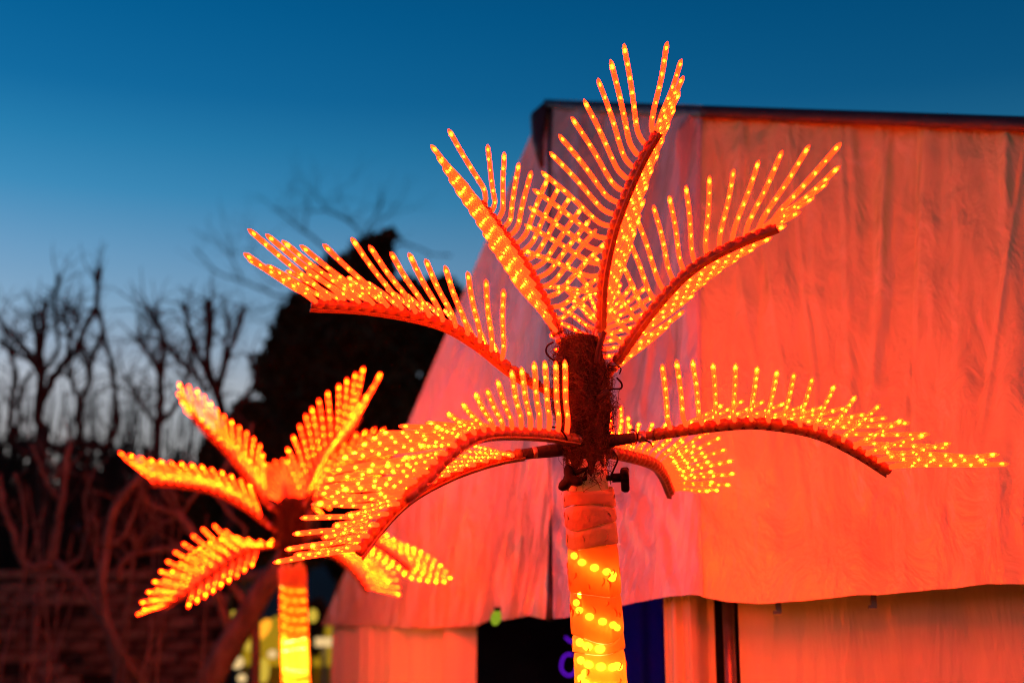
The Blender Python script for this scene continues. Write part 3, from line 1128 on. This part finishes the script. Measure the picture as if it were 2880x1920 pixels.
def frond(root, rachis, rows, s_b=0.12, L=0.275, sleeve=None, arm_m='rachis', rr=0.0172, n_rows=14, clamp=True, faint=False):
    old = 2 if faint else (1 if root.name.endswith('.001') else 0)
    pts = [at(*p) for p in rachis]
    RN = 200
    sp = spline(pts, RN)
    fr = empty('frond', sp[int(s_b * RN * .5)], root)
    rnd = random.Random(int(rachis[0][0] * 7 + rachis[-1][1]))

    def pos(s):
        x = max(0, min(RN - 1.001, s * (RN - 1)))
        i = int(x)
        return sp[i].lerp(sp[i + 1], x - i)

    def tan(s):
        return (pos(min(1, s + .01)) - pos(max(0, s - .01))).normalized()
    ups = Vector((0, 0, 0))
    todo = []
    for row in rows:
        tips, sign = row['tips'], row['sign']
        n = row.get('n')
        if n:
            q = spline([Vector((a, c, 0)) for a, c in tips], n)
            tips = [(v.x, v.y) for v in q]
        n = len(tips)
        sb = row.get('s_b', s_b + .03)
        st = row.get('s_t', 0.985)
        LL = row.get('L', L)
        for i, (u, v) in enumerate(tips):
            s = st - (st - sb) * i / (n - 1)
            B = pos(s)
            r = ray(u, v)
            k0 = r.dot(B - CAM)
            near = CAM + r * k0
            h = (near - B).length
            Lf = LL * rnd.uniform(.97, 1.03)
            if h < Lf:
                T = CAM + r * (k0 + sign * math.sqrt(Lf * Lf - h * h))
            else:
                T = near
                Lf = h
            d = (T - B).normalized()
            todo.append((B, d, Lf, tan(s), row.get('bend', 14)))
            ups += d - tan(s) * d.dot(tan(s))
    up = ups.normalized() if ups.length > .1 else Vector((0, 0, 1))
    # rib: a row of socket blocks on a tapering tube
    n = 20 * 6
    s0 = s_b - 0.02
    P, rad = [], []
    for i in range(n):
        s = s0 + (1 - s0) * i / (n - 1)
        P.append(pos(s))
        ph = i % 6
        rad.append(rr * (1.05 - .12 * s) * (1.0 if ph < 4 else .74))
    prof = [(math.cos(a) * 1.05, math.sin(a) * .92) for a in [2 * math.pi * k / 10 for k in range(10)]]
    b = MB()
    b.sweep(P, rad, prof=prof, ref=up)
    part('rib', b, M['rachis'], fr)
    b = MB()
    Q = [pos(s0 + (1 - s0) * i / 40) - up * rr * .98 for i in range(41)]
    b.sweep(Q, rr, prof=[(-.16, -.4), (.1, -.5), (.1, .5), (-.16, .4)], ref=up)
    part('rail', b, M['rachis'], fr, smooth=False)
    # arm into the hub
    b = MB()
    b.sweep([pos(s0 * i / 8 + .01) for i in range(9)], [.0125] * 9, 10)
    part('arm', b, M['pole' if arm_m == 'pole' else 'rachis'], fr)
    if sleeve:
        a0, a1 = sleeve
        b = MB()
        b.sweep([pos(a0 + (a1 - a0) * i / 6) for i in range(7)], [.0185, .0185, .018, .017, .016, .0155, .015], 10)
        part('sleeve', b, M['sleeve'], fr)
    if clamp:
        b = MB()
        b.sweep([pos(s0 * .72), pos(s0 * .72) + tan(s0 * .72) * .022], .0165, 10)
        part('clamp', b, M['clamp'], fr)
    for (B, d, Lf, t, bn) in todo:
        me = leaf_mesh(Lf, bn, rnd.randrange(4), old)
        x = t - d * t.dot(d)
        x = x.normalized() if x.length > .05 else d.orthogonal().normalized()
        y = d.cross(x)
        mx = Matrix(((x.x, y.x, d.x, 0), (x.y, y.y, d.y, 0), (x.z, y.z, d.z, 0), (0, 0, 0, 1)))
        Lm = round(Lf / .02) * .02
        pd = d - t * d.dot(t)
        pd = pd.normalized() if pd.length > .03 else up
        mx = Matrix.Translation(B + pd * rr * .8) @ mx @ Matrix.Diagonal((1, 1, Lf / Lm, 1))
        put('leaflet', me, fr, mx)
    return fr


def knob(root, c, ax, size=.042):
    ax = ax.normalized()
    b = MB()
    b.sweep([c - ax * .05, c - ax * .002], .008, 8)
    b.sweep([c - ax * .03, c - ax * .005], .013, 10)
    x = ax.orthogonal().normalized()
    y = ax.cross(x)
    n = 36
    base = len(b.v)
    for k_, (h, sc_) in enumerate(((-.006, .9), (.002, 1), (.012, 1), (.017, .85))):
        for i in range(n):
            a = 2 * math.pi * i / n
            r = size * (.62 + .38 * math.cos(3 * a)) if True else size
            r = max(r, size * .42)
            b.v.append(c + ax * h + (x * math.cos(a) + y * math.sin(a)) * r * sc_)
    for k_ in range(3):
        for i in range(n):
            p = base + k_ * n
            b.face((p + i, p + (i + 1) % n, p + n + (i + 1) % n, p + n + i))
    b.face(tuple(base + i for i in reversed(range(n))))
    b.face(tuple(base + 3 * n + i for i in range(n)))
    return part('star_knob', b, M['black'], root)


def trunk(root, lo, hi, tube_v, rings, lit_from, helix, r0=.0725, coir=None, d=4.0, seed=1, bright_from=.41):
    """moulded bark tube on a pole; lo/hi photo points of the axis, rings = heights (m) below the tube top"""
    A, Bp = at(*lo), at(*hi)
    axis = (Bp - A).normalized()            # upwards
    s = -A.z / axis.z
    foot = A + axis * s
    f = (tube_v - lo[1]) / (hi[1] - lo[1])
    top = A.lerp(Bp, f)
    total = (top - foot).length
    X = Vector((1, 0, 0)); X = (X - axis * X.dot(axis)).normalized()
    Y = axis.cross(X)
    rnd = random.Random(seed)
    hs = list(rings)
    while hs[-1] < total - .2:
        hs.append(hs[-1] + rnd.uniform(.1, .15))
    hs.append(total - .01)

    def wave(k, th):
        if k == 0 or k >= len(hs) - 1:
            return 0
        a = .010 if k % 3 else .004
        return a * math.sin(th * (1 + k % 2) + k * 2.1) + .003 * math.sin(3 * th + k)
    for k in range(len(hs) - 1):
        b = MB()
        n = 40
        m_ = 8
        for j in range(m_):
            t = j / (m_ - 1)
            for i in range(n):
                th = 2 * math.pi * i / n
                h0 = hs[k] + wave(k, th) + .0015
                h1 = hs[k + 1] + wave(k + 1, th) - .0015
                h = h0 + (h1 - h0) * t
                r = r0 + .0022 * h + .0035 * (t - .5) + .0012 * noise.noise(Vector((th * 1.5, h * 14, seed)))
                if t < .08 or t > .92:
                    r -= .003 * (1 if t < .08 else .5)
                b.v.append(top - axis * h + (X * math.cos(th) + Y * math.sin(th)) * r)
        for j in range(m_ - 1):
            for i in range(n):
                q = j * n
                b.face((q + i, q + n + i, q + n + (i + 1) % n, q + (i + 1) % n))
        # embossed bark scratches
        for _ in range(int((hs[k + 1] - hs[k]) * 110)):
            th = rnd.uniform(0, 2 * math.pi)
            h = rnd.uniform(hs[k] + .018, max(hs[k] + .02, hs[k + 1] - .03))
            ln = rnd.uniform(.012, .026)
            sl = rnd.uniform(-.35, .35)
            pts = []
            for q in range(4):
                a_ = th + sl * q / 3 * (ln / .04) + .08 * math.sin(q)
                hh = h + ln * q / 3
                if hh > hs[k + 1] - .012:
                    break
                r = r0 + .0022 * hh + .0008
                pts.append(top - axis * hh + (X * math.cos(a_) + Y * math.sin(a_)) * r)
            if len(pts) > 2:
                b.sweep(pts, [.0012, .002, .002, .001][:len(pts)], 5)
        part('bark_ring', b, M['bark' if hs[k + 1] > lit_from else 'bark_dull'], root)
    # rope light coiled inside
    rope = MB()
    rope_hot = MB()
    path = []
    for (h0, h1, pitch, gap, br) in helix:
        th = R(-90) - (0.216 if pitch > .1 else .433) * 0
        rr = r0 - .011 - br * .6
        dth = gap / rr
        h = h0
        th = R(-165)
        while h < min(h1, total - .15):
            c = top - axis * h + (X * math.cos(th) + Y * math.sin(th)) * rr
            tdir = (-X * math.sin(th) + Y * math.cos(th))
            (rope_hot if h0 > bright_from - .045 else rope).ball(c, br, tdir, 1.25, 8, 6)
            th += dth
            h += pitch * dth / (2 * math.pi)
    part('trunk_bulbs', rope, M['trunk_bulb'], root)
    part('trunk_bulbs', rope_hot, M['trunk_bulb_hot'], root)
    b = MB()
    b.sweep([foot + axis * .03, top + axis * .02], r0 * .55, 12)
    part('inner_pole', b, M['pole'], root)
    b = MB()
    b.sweep([foot - axis * .0, foot + axis * .02], .26, 28)
    b.sweep([foot + axis * .02, foot + axis * .06], .11, 28)
    part('base_plate', b, M['clamp'], root)
    # hub: pole wrapped in coir
    vt, vb, prof_ = coir
    ht = A.lerp(Bp, (vt - lo[1]) / (hi[1] - lo[1]))
    hb = A.lerp(Bp, (vb - lo[1]) / (hi[1] - lo[1]))
    b = MB()
    b.sweep([top - axis * .02, hb.lerp(ht, .15), hb.lerp(ht, .5)], [.056, .054, .05], 24)
    part('hub_pole', b, M['pole'], root)
    b = MB()
    n, m_ = 48, 40
    def crad(t, th):
        i = t * (len(prof_) - 1)
        a = int(min(len(prof_) - 2, i))
        r = prof_[a] + (prof_[a + 1] - prof_[a]) * (i - a)
        return r * (1 + .20 * noise.noise(Vector((math.cos(th) * 2, math.sin(th) * 2, t * 6 + seed)))) + .004 * noise.noise(Vector((math.cos(th) * 9, math.sin(th) * 9, t * 22)))
    for j in range(m_):
        t = j / (m_ - 1)
        for i in range(n):
            th = 2 * math.pi * i / n
            tt = t
            if j == 0:     # ragged lower edge
                tt = max(0, .05 + .12 * noise.noise(Vector((math.cos(th) * 3, math.sin(th) * 3, 7))) + .05 * math.sin(5 * th))
            elif t < .2:
                e0 = max(0, .05 + .12 * noise.noise(Vector((math.cos(th) * 3, math.sin(th) * 3, 7))) + .05 * math.sin(5 * th))
                tt = e0 + (.2 - e0) * t / .2
            b.v.append(hb.lerp(ht, tt) + (X * math.cos(th) + Y * math.sin(th)) * crad(tt, th))
    for j in range(m_ - 1):
        for i in range(n):
            q = j * n
            b.face((q + i, q + (i + 1) % n, q + n + (i + 1) % n, q + n + i))
    b.v.append(ht + axis * .01)
    for i in range(n):
        b.face(((m_ - 1) * n + i, (m_ - 1) * n + (i + 1) % n, len(b.v) - 1))
    part('coir_wrap', b, M['coir'], root)
    b = MB()
    for _ in range(1300):
        t = rnd.uniform(.04, 1.0)
        th = rnd.uniform(0, 2 * math.pi)
        dt = rnd.gauss(0, .09)
        dth = rnd.gauss(0, .5)
        lift = abs(rnd.gauss(0, .011)) + .001
        pts = []
        for q in range(5):
            f_ = q / 4
            tt = t + dt * f_
            a_ = th + dth * f_ + .1 * math.sin(f_ * 6 + t * 9)
            r = crad(max(0, min(1, tt)), a_) + lift * math.sin(math.pi * f_ * .9) + (.002 if q < 4 else lift)
            pts.append(hb.lerp(ht, tt) + (X * math.cos(a_) + Y * math.sin(a_)) * r)
        b.sweep(pts, .00075, 3, cap=False)
    part('loose_fibres', b, M['fibre'], root, kind='stuff')
    return top, axis, X, Y


def cable(root, px, r=.0028, m='black', name='cable'):
    b = MB()
    sp = spline([at(*p) for p in px], 6 * len(px))
    b.sweep(sp, r, 6)
    return part(name, b, M[m], root)


# ---- the near palm
fb = at(1700, 1957, 4.0)
palm = empty('light_palm', (fb.x, fb.y, 0))
tag(palm, 'large sharp orange rope-light palm in front of the tent', 'light palm', 'rope-light palms')
top, axis, AX, AY = trunk(palm, (1690, 1920, 4.0), (1630, 960, 4.0), 1372,
                          [0, .045, .098, .158, .288, .413, .456], .17,
                          [(.185, .40, .145, .036, .0105), (.428, .444, .06, .036, .012), (.478, 1.3, .058, .036, .0115)],
                          coir=(945, 1362, [.05, .054, .058, .068, .078, .080, .072, .060, .042]), seed=1)
frond(palm, [(1600, 1130, 4.0), (1450, 1050, 3.95), (1340, 965, 3.92), (1230, 905, 3.9), (1050, 868, 3.86), (875, 857, 3.82)],
      [dict(tips=[(679, 726), (692, 663), (742, 678), (786, 695), (837, 707), (900, 702), (978, 683), (1027, 702), (1087, 719), (1138, 721), (1184, 736), (1238, 753), (1301, 770), (1352, 790), (1401, 818)], sign=-1, s_b=.30),
       dict(tips=[(690, 735), (800, 765), (949, 777), (1056, 804), (1150, 835), (1303, 896), (1385, 965)], n=14, sign=1, s_b=.30)], s_b=.2)
frond(palm, [(1610, 1030, 4.0), (1580, 960, 4.01), (1550, 890, 4.03), (1495, 775, 4.06), (1440, 690, 4.1), (1350, 570, 4.14)],
      [dict(tips=[(1215, 410), (1240, 455), (1279, 524), (1330, 600), (1359, 646), (1379, 684), (1405, 720), (1440, 775)], n=13, sign=-1, s_b=.19, bend=3),
       dict(tips=[(1237, 380), (1347, 408), (1393, 430), (1435, 457), (1469, 481), (1515, 501), (1549, 522), (1581, 549), (1612, 580), (1636, 612), (1653, 640), (1682, 673), (1690, 752), (1650, 810)], sign=1, bend=36, s_b=.27, L=.25)], s_b=.2, L=.26)
frond(palm, [(1660, 1040, 4.0), (1688, 940, 3.98), (1695, 800, 3.95), (1715, 690, 3.93), (1745, 590, 3.9), (1800, 460, 3.87), (1850, 372, 3.85)],
      [dict(tips=[(1897, 118), (1782, 126), (1746, 170), (1707, 219), (1665, 275), (1629, 323), (1593, 372), (1566, 420), (1541, 474), (1517, 522), (1505, 571), (1493, 619), (1485, 690), (1520, 790)], sign=1, bend=34, s_b=.34),
       dict(tips=[(1922, 168), (1924, 215), (1905, 280), (1860, 400), (1823, 500), (1801, 585), (1785, 640), (1770, 690), (1748, 730)], n=14, sign=1, s_b=.16, bend=3)], s_b=.2)
frond(palm, [(1680, 1100, 4.0), (1745, 1000, 3.98), (1830, 880, 3.93), (1930, 770, 3.9), (2040, 700, 3.88), (2185, 640, 3.85)],
      [dict(tips=[(2377, 419), (2288, 423), (2212, 436), (2146, 460), (2076, 484), (2008, 502), (1941, 528), (1894, 555), (1850, 581), (1802, 613), (1770, 655), (1735, 700), (1683, 723), (1629, 767), (1592, 803)], sign=1, s_b=.22),
       dict(tips=[(2367, 475), (2343, 506), (2290, 560), (2180, 655), (2080, 715), (1969, 802), (1921, 870), (1880, 910)], n=13, sign=1, s_b=.10, bend=3)], s_b=.17)
frond(palm, [(1680, 1243, 4.0), (1790, 1230, 3.99), (1900, 1212, 3.98), (2050, 1193, 3.95), (2150, 1190, 3.94), (2290, 1213, 3.96), (2400, 1262, 4.0), (2500, 1325, 4.05)],
      [dict(tips=[(2802, 1286), (2670, 1250), (2601, 1225), (2537, 1184), (2473, 1143), (2405, 1118), (2348, 1087), (2287, 1067), (2237, 1054), (2190, 1046), (2137, 1036), (2077, 1028), (2014, 1026), (1957, 1018), (1912, 1021), (1871, 1031)], sign=-1, s_b=.235),
       dict(tips=[(2828, 1312), (2736, 1296), (2665, 1276), (2573, 1215), (2500, 1190), (2435, 1174), (2389, 1156), (2300, 1148), (2200, 1135), (2109, 1128), (2040, 1140)], n=15, sign=1, s_b=.26)], s_b=.2, sleeve=(.02, .12))
frond(palm, [(1660, 1243, 3.98), (1590, 1231, 3.9), (1521, 1221, 3.82), (1402, 1217, 3.68), (1323, 1233, 3.58), (1255, 1285, 3.5), (1205, 1340, 3.44), (1139, 1403, 3.38)],
      [dict(tips=[(892, 1440), (960, 1400), (1027, 1345), (1078, 1332), (1126, 1308), (1169, 1273), (1213, 1217), (1244, 1178), (1284, 1150), (1319, 1119), (1353, 1109), (1383, 1083), (1424, 1055), (1452, 1047), (1489, 1032), (1519, 1030), (1549, 1030), (1576, 1026)], sign=-1, s_b=.14, L=.245),
       dict(tips=[(892, 1423), (900, 1395), (908, 1380), (920, 1356), (944, 1332), (960, 1297), (987, 1281), (1015, 1253), (1043, 1233), (1074, 1217), (1130, 1198), (1201, 1190), (1290, 1185)], sign=1, s_b=.34)], s_b=.1)
frond(palm, [(1650, 1258, 4.0), (1560, 1266, 3.97), (1422, 1285, 3.92), (1323, 1312, 3.87), (1244, 1344, 3.83), (1165, 1387, 3.8), (1106, 1435, 3.77), (1058, 1490, 3.74), (1007, 1557, 3.7)],
      [dict(tips=[(774, 1589), (799, 1559), (817, 1538), (833, 1496), (853, 1459), (890, 1420), (950, 1390), (1010, 1350), (1080, 1310), (1160, 1290), (1240, 1270), (1330, 1255)], n=15, sign=1, s_b=.3),
       dict(tips=[(830, 1578), (900, 1530), (960, 1470), (1040, 1420), (1120, 1370), (1230, 1310), (1330, 1275)], n=14, sign=-1, s_b=.3)], s_b=.28, sleeve=(.1, .27))
frond(palm, [(1690, 1268, 4.05), (1741, 1276, 4.12), (1833, 1301, 4.28), (1864, 1332, 4.4), (1887, 1386, 4.52)],
      [dict(tips=[(2012, 1390), (2045, 1372), (2057, 1347), (2055, 1312), (2037, 1281), (2012, 1230), (1950, 1215), (1880, 1205), (1797, 1199), (1757, 1155), (1721, 1148)], n=15, sign=1, s_b=.15),
       dict(tips=[(1985, 1392), (2000, 1360), (1990, 1310), (1960, 1270), (1900, 1250), (1830, 1240), (1760, 1190)], n=13, sign=1, s_b=.15, L=.2)], s_b=.12)
frond(palm, [(1650, 1040, 4.05), (1665, 990, 4.2), (1678, 940, 4.38), (1690, 905, 4.55), (1700, 890, 4.7)],
      [dict(tips=[(1700, 818), (1660, 830), (1620, 850), (1590, 868), (1570, 890), (1562, 930), (1575, 975)], n=7, sign=1, s_b=.2, L=.22),
       dict(tips=[(1740, 812), (1790, 812), (1825, 830), (1830, 870), (1820, 910), (1800, 950), (1770, 985)], n=9, sign=1, s_b=.2, L=.22)], s_b=.16)
knob(palm, at(1606, 1348, 3.93), Vector((-.55, -.8, .1)))
knob(palm, at(1752, 1342, 3.98), Vector((1, -.12, .02)))
b = MB()
b.sweep([at(1618, 1330, 3.935), at(1650, 1318, 3.92), at(1645, 1345, 3.92), at(1625, 1350, 3.93)], .008, 7)
part('bracket', b, M['black'], palm)
cable(palm, [(1556, 962, 3.95), (1540, 972, 3.93), (1536, 990, 3.92), (1550, 1008, 3.92), (1572, 1015, 3.93), (1585, 1005, 3.95)])
cable(palm, [(1735, 1062, 3.93), (1748, 1078, 3.92), (1746, 1092, 3.92), (1722, 1094, 3.92), (1700, 1104, 3.92), (1690, 1120, 3.92)])
cable(palm, [(1690, 1085, 3.92), (1712, 1032, 3.92), (1745, 1034, 3.92), (1742, 1052, 3.92)], .002)
cable(palm, [(1725, 1268, 3.94), (1737, 1290, 3.93), (1728, 1315, 3.93), (1717, 1340, 3.94)])
cable(palm, [(1540, 1200, 3.86), (1570, 1203, 3.86), (1590, 1225, 3.87), (1598, 1248, 3.9)])
cable(palm, [(1770, 1212, 3.97), (1780, 1208, 3.96), (1792, 1220, 3.96), (1790, 1245, 3.96), (1778, 1250, 3.96), (1772, 1240, 3.97)], .002)
cable(palm, [(1815, 1238, 3.97), (1828, 1243, 3.96), (1837, 1256, 3.96)], .0025)
cable(palm, [(1700, 935, 3.95), (1690, 960, 3.93), (1682, 990, 3.93), (1678, 1020, 3.93)], .008, 'sleeve', 'plug')
cable(palm, [(1712, 1098, 3.92), (1698, 1108, 3.92), (1684, 1122, 3.93), (1682, 1140, 3.95)], .011, 'sleeve', 'plug')
cable(palm, [(1572, 1025, 3.93), (1566, 1018, 3.93), (1580, 1012, 3.93), (1592, 1030, 3.93)], .01, 'sleeve', 'plug')
for k in range(7):
    u = 1595 + k * 9
    cable(palm, [(u, 962, 3.96), (u + random.uniform(-15, 10), 940 + random.uniform(-12, 8), 3.95), (u + random.uniform(-30, 20), 945 + random.uniform(-20, 10), 3.95), (u + random.uniform(-25, 35), 952, 3.95)], .0011, 'fibre', 'loose_strand')

# ---- the far palm, same make
fb = at(835, 1957, 7.4)
palm2 = empty('light_palm', (fb.x, fb.y, 0))
tag(palm2, 'smaller blurred orange rope-light palm at left before the bare trees', 'light palm', 'rope-light palms')
D = 7.4
trunk(palm2, (832, 1920, D), (816, 1400, D), 1592, [0, .098, .37, .42, .52], .12,
      [(.105, .36, .05, .038, .0062), (.375, .56, .028, .034, .0125), (.58, 1.4, .06, .036, .0105)],
      coir=(1400, 1590, [.05, .055, .06, .07, .07, .066, .06, .05]), seed=2, d=D)
frond(palm2, [(812, 1500, D), (770, 1485, D), (690, 1425, D - .03), (600, 1380, D - .06), (500, 1362, D - .08), (425, 1358, D - .1)],
      [dict(tips=[(332, 1277), (370, 1285), (410, 1293), (455, 1300), (520, 1305), (580, 1315), (640, 1335), (695, 1360)], n=14, sign=-1, s_b=.24),
       dict(tips=[(345, 1290), (400, 1318), (480, 1330), (560, 1340), (640, 1370), (690, 1400)], n=13, sign=1, s_b=.24)], s_b=.2)
frond(palm2, [(815, 1450, D), (765, 1425, D), (700, 1345, D), (640, 1270, D), (570, 1200, D), (545, 1165, D)],
      [dict(tips=[(500, 1075), (530, 1085), (560, 1105), (610, 1155), (650, 1185), (690, 1215), (725, 1250), (738, 1300)], n=14, sign=-1, s_b=.24),
       dict(tips=[(498, 1100), (520, 1150), (570, 1180), (620, 1225), (670, 1260), (710, 1310)], n=13, sign=1, s_b=.24)], s_b=.2)
frond(palm2, [(815, 1430, D + .05), (806, 1400, D + .25), (800, 1375, D + .45), (797, 1362, D + .6)],
      [dict(tips=[(795, 1300), (770, 1305), (750, 1325), (742, 1350), (750, 1375), (765, 1390)], n=8, sign=1, s_b=.2, L=.22),
       dict(tips=[(805, 1298), (835, 1302), (855, 1320), (862, 1350), (855, 1375), (840, 1388)], n=8, sign=1, s_b=.2, L=.22)], s_b=.15, faint=True)
frond(palm2, [(825, 1460, D), (858, 1410, D), (885, 1335, D), (925, 1280, D - .02), (975, 1225, D - .04), (1010, 1165, D - .05)],
      [dict(tips=[(1072, 1048), (1032, 1036), (1010, 1052), (985, 1068), (962, 1085), (930, 1105), (905, 1125), (885, 1148), (868, 1168), (850, 1195), (832, 1225), (815, 1258), (812, 1290)], sign=1, s_b=.2),
       dict(tips=[(1070, 1055), (1040, 1100), (1000, 1160), (960, 1220), (920, 1280), (890, 1340)], n=12, sign=-1, s_b=.25)], s_b=.2)
frond(palm2, [(825, 1480, D), (870, 1440, D), (920, 1370, D - .1), (980, 1320, D - .15), (1060, 1300, D - .2)],
      [dict(tips=[(1150, 1250), (1100, 1215), (1055, 1208), (1020, 1218), (985, 1225), (955, 1232), (930, 1255), (905, 1290)], n=12, sign=1, s_b=.28),
       dict(tips=[(1150, 1290), (1080, 1330), (1010, 1350), (950, 1400), (910, 1440)], n=11, sign=-1, s_b=.28)], s_b=.22)
frond(palm2, [(820, 1525, D), (780, 1530, D - .05), (700, 1545, D - .2), (610, 1600, D - .32), (530, 1660, D - .4), (460, 1705, D - .45)],
      [dict(tips=[(382, 1730), (390, 1705), (410, 1672), (435, 1630), (470, 1580), (510, 1535), (560, 1495), (605, 1480), (660, 1510), (720, 1520), (765, 1520)], n=16, sign=1, s_b=.14),
       dict(tips=[(398, 1718), (440, 1655), (500, 1590), (560, 1545), (620, 1520), (690, 1535), (745, 1530)], n=14, sign=-1, s_b=.18, L=.22),
       dict(tips=[(520, 1705), (575, 1670), (620, 1640), (660, 1615), (700, 1585)], n=9, sign=-1, s_b=.3, s_t=.8, L=.11)], s_b=.1)
frond(palm2, [(825, 1530, D), (880, 1545, D - .08), (940, 1560, D - .16), (990, 1600, D - .24), (1035, 1660, D - .3)],
      [dict(tips=[(1125, 1680), (1122, 1650), (1110, 1620), (1080, 1590), (1040, 1562), (1000, 1555), (950, 1552)], n=13, sign=-1, s_b=.25),
       dict(tips=[(1115, 1675), (1090, 1640), (1060, 1600), (1020, 1580), (970, 1570)], n=12, sign=-1, s_b=.25, L=.2)], s_b=.2)
frond(palm2, [(830, 1520, D), (900, 1500, D - .15), (1000, 1505, D - .4), (1070, 1540, D - .55), (1150, 1600, D - .7)],
      [dict(tips=[(1268, 1638), (1245, 1605), (1215, 1580), (1180, 1560), (1140, 1540), (1100, 1515), (1065, 1497), (1030, 1470)], n=14, sign=-1, s_b=.35),
       dict(tips=[(1250, 1645), (1200, 1635), (1150, 1620), (1110, 1590), (1060, 1560), (1010, 1530)], n=13, sign=-1, s_b=.35, L=.22)], s_b=.3)
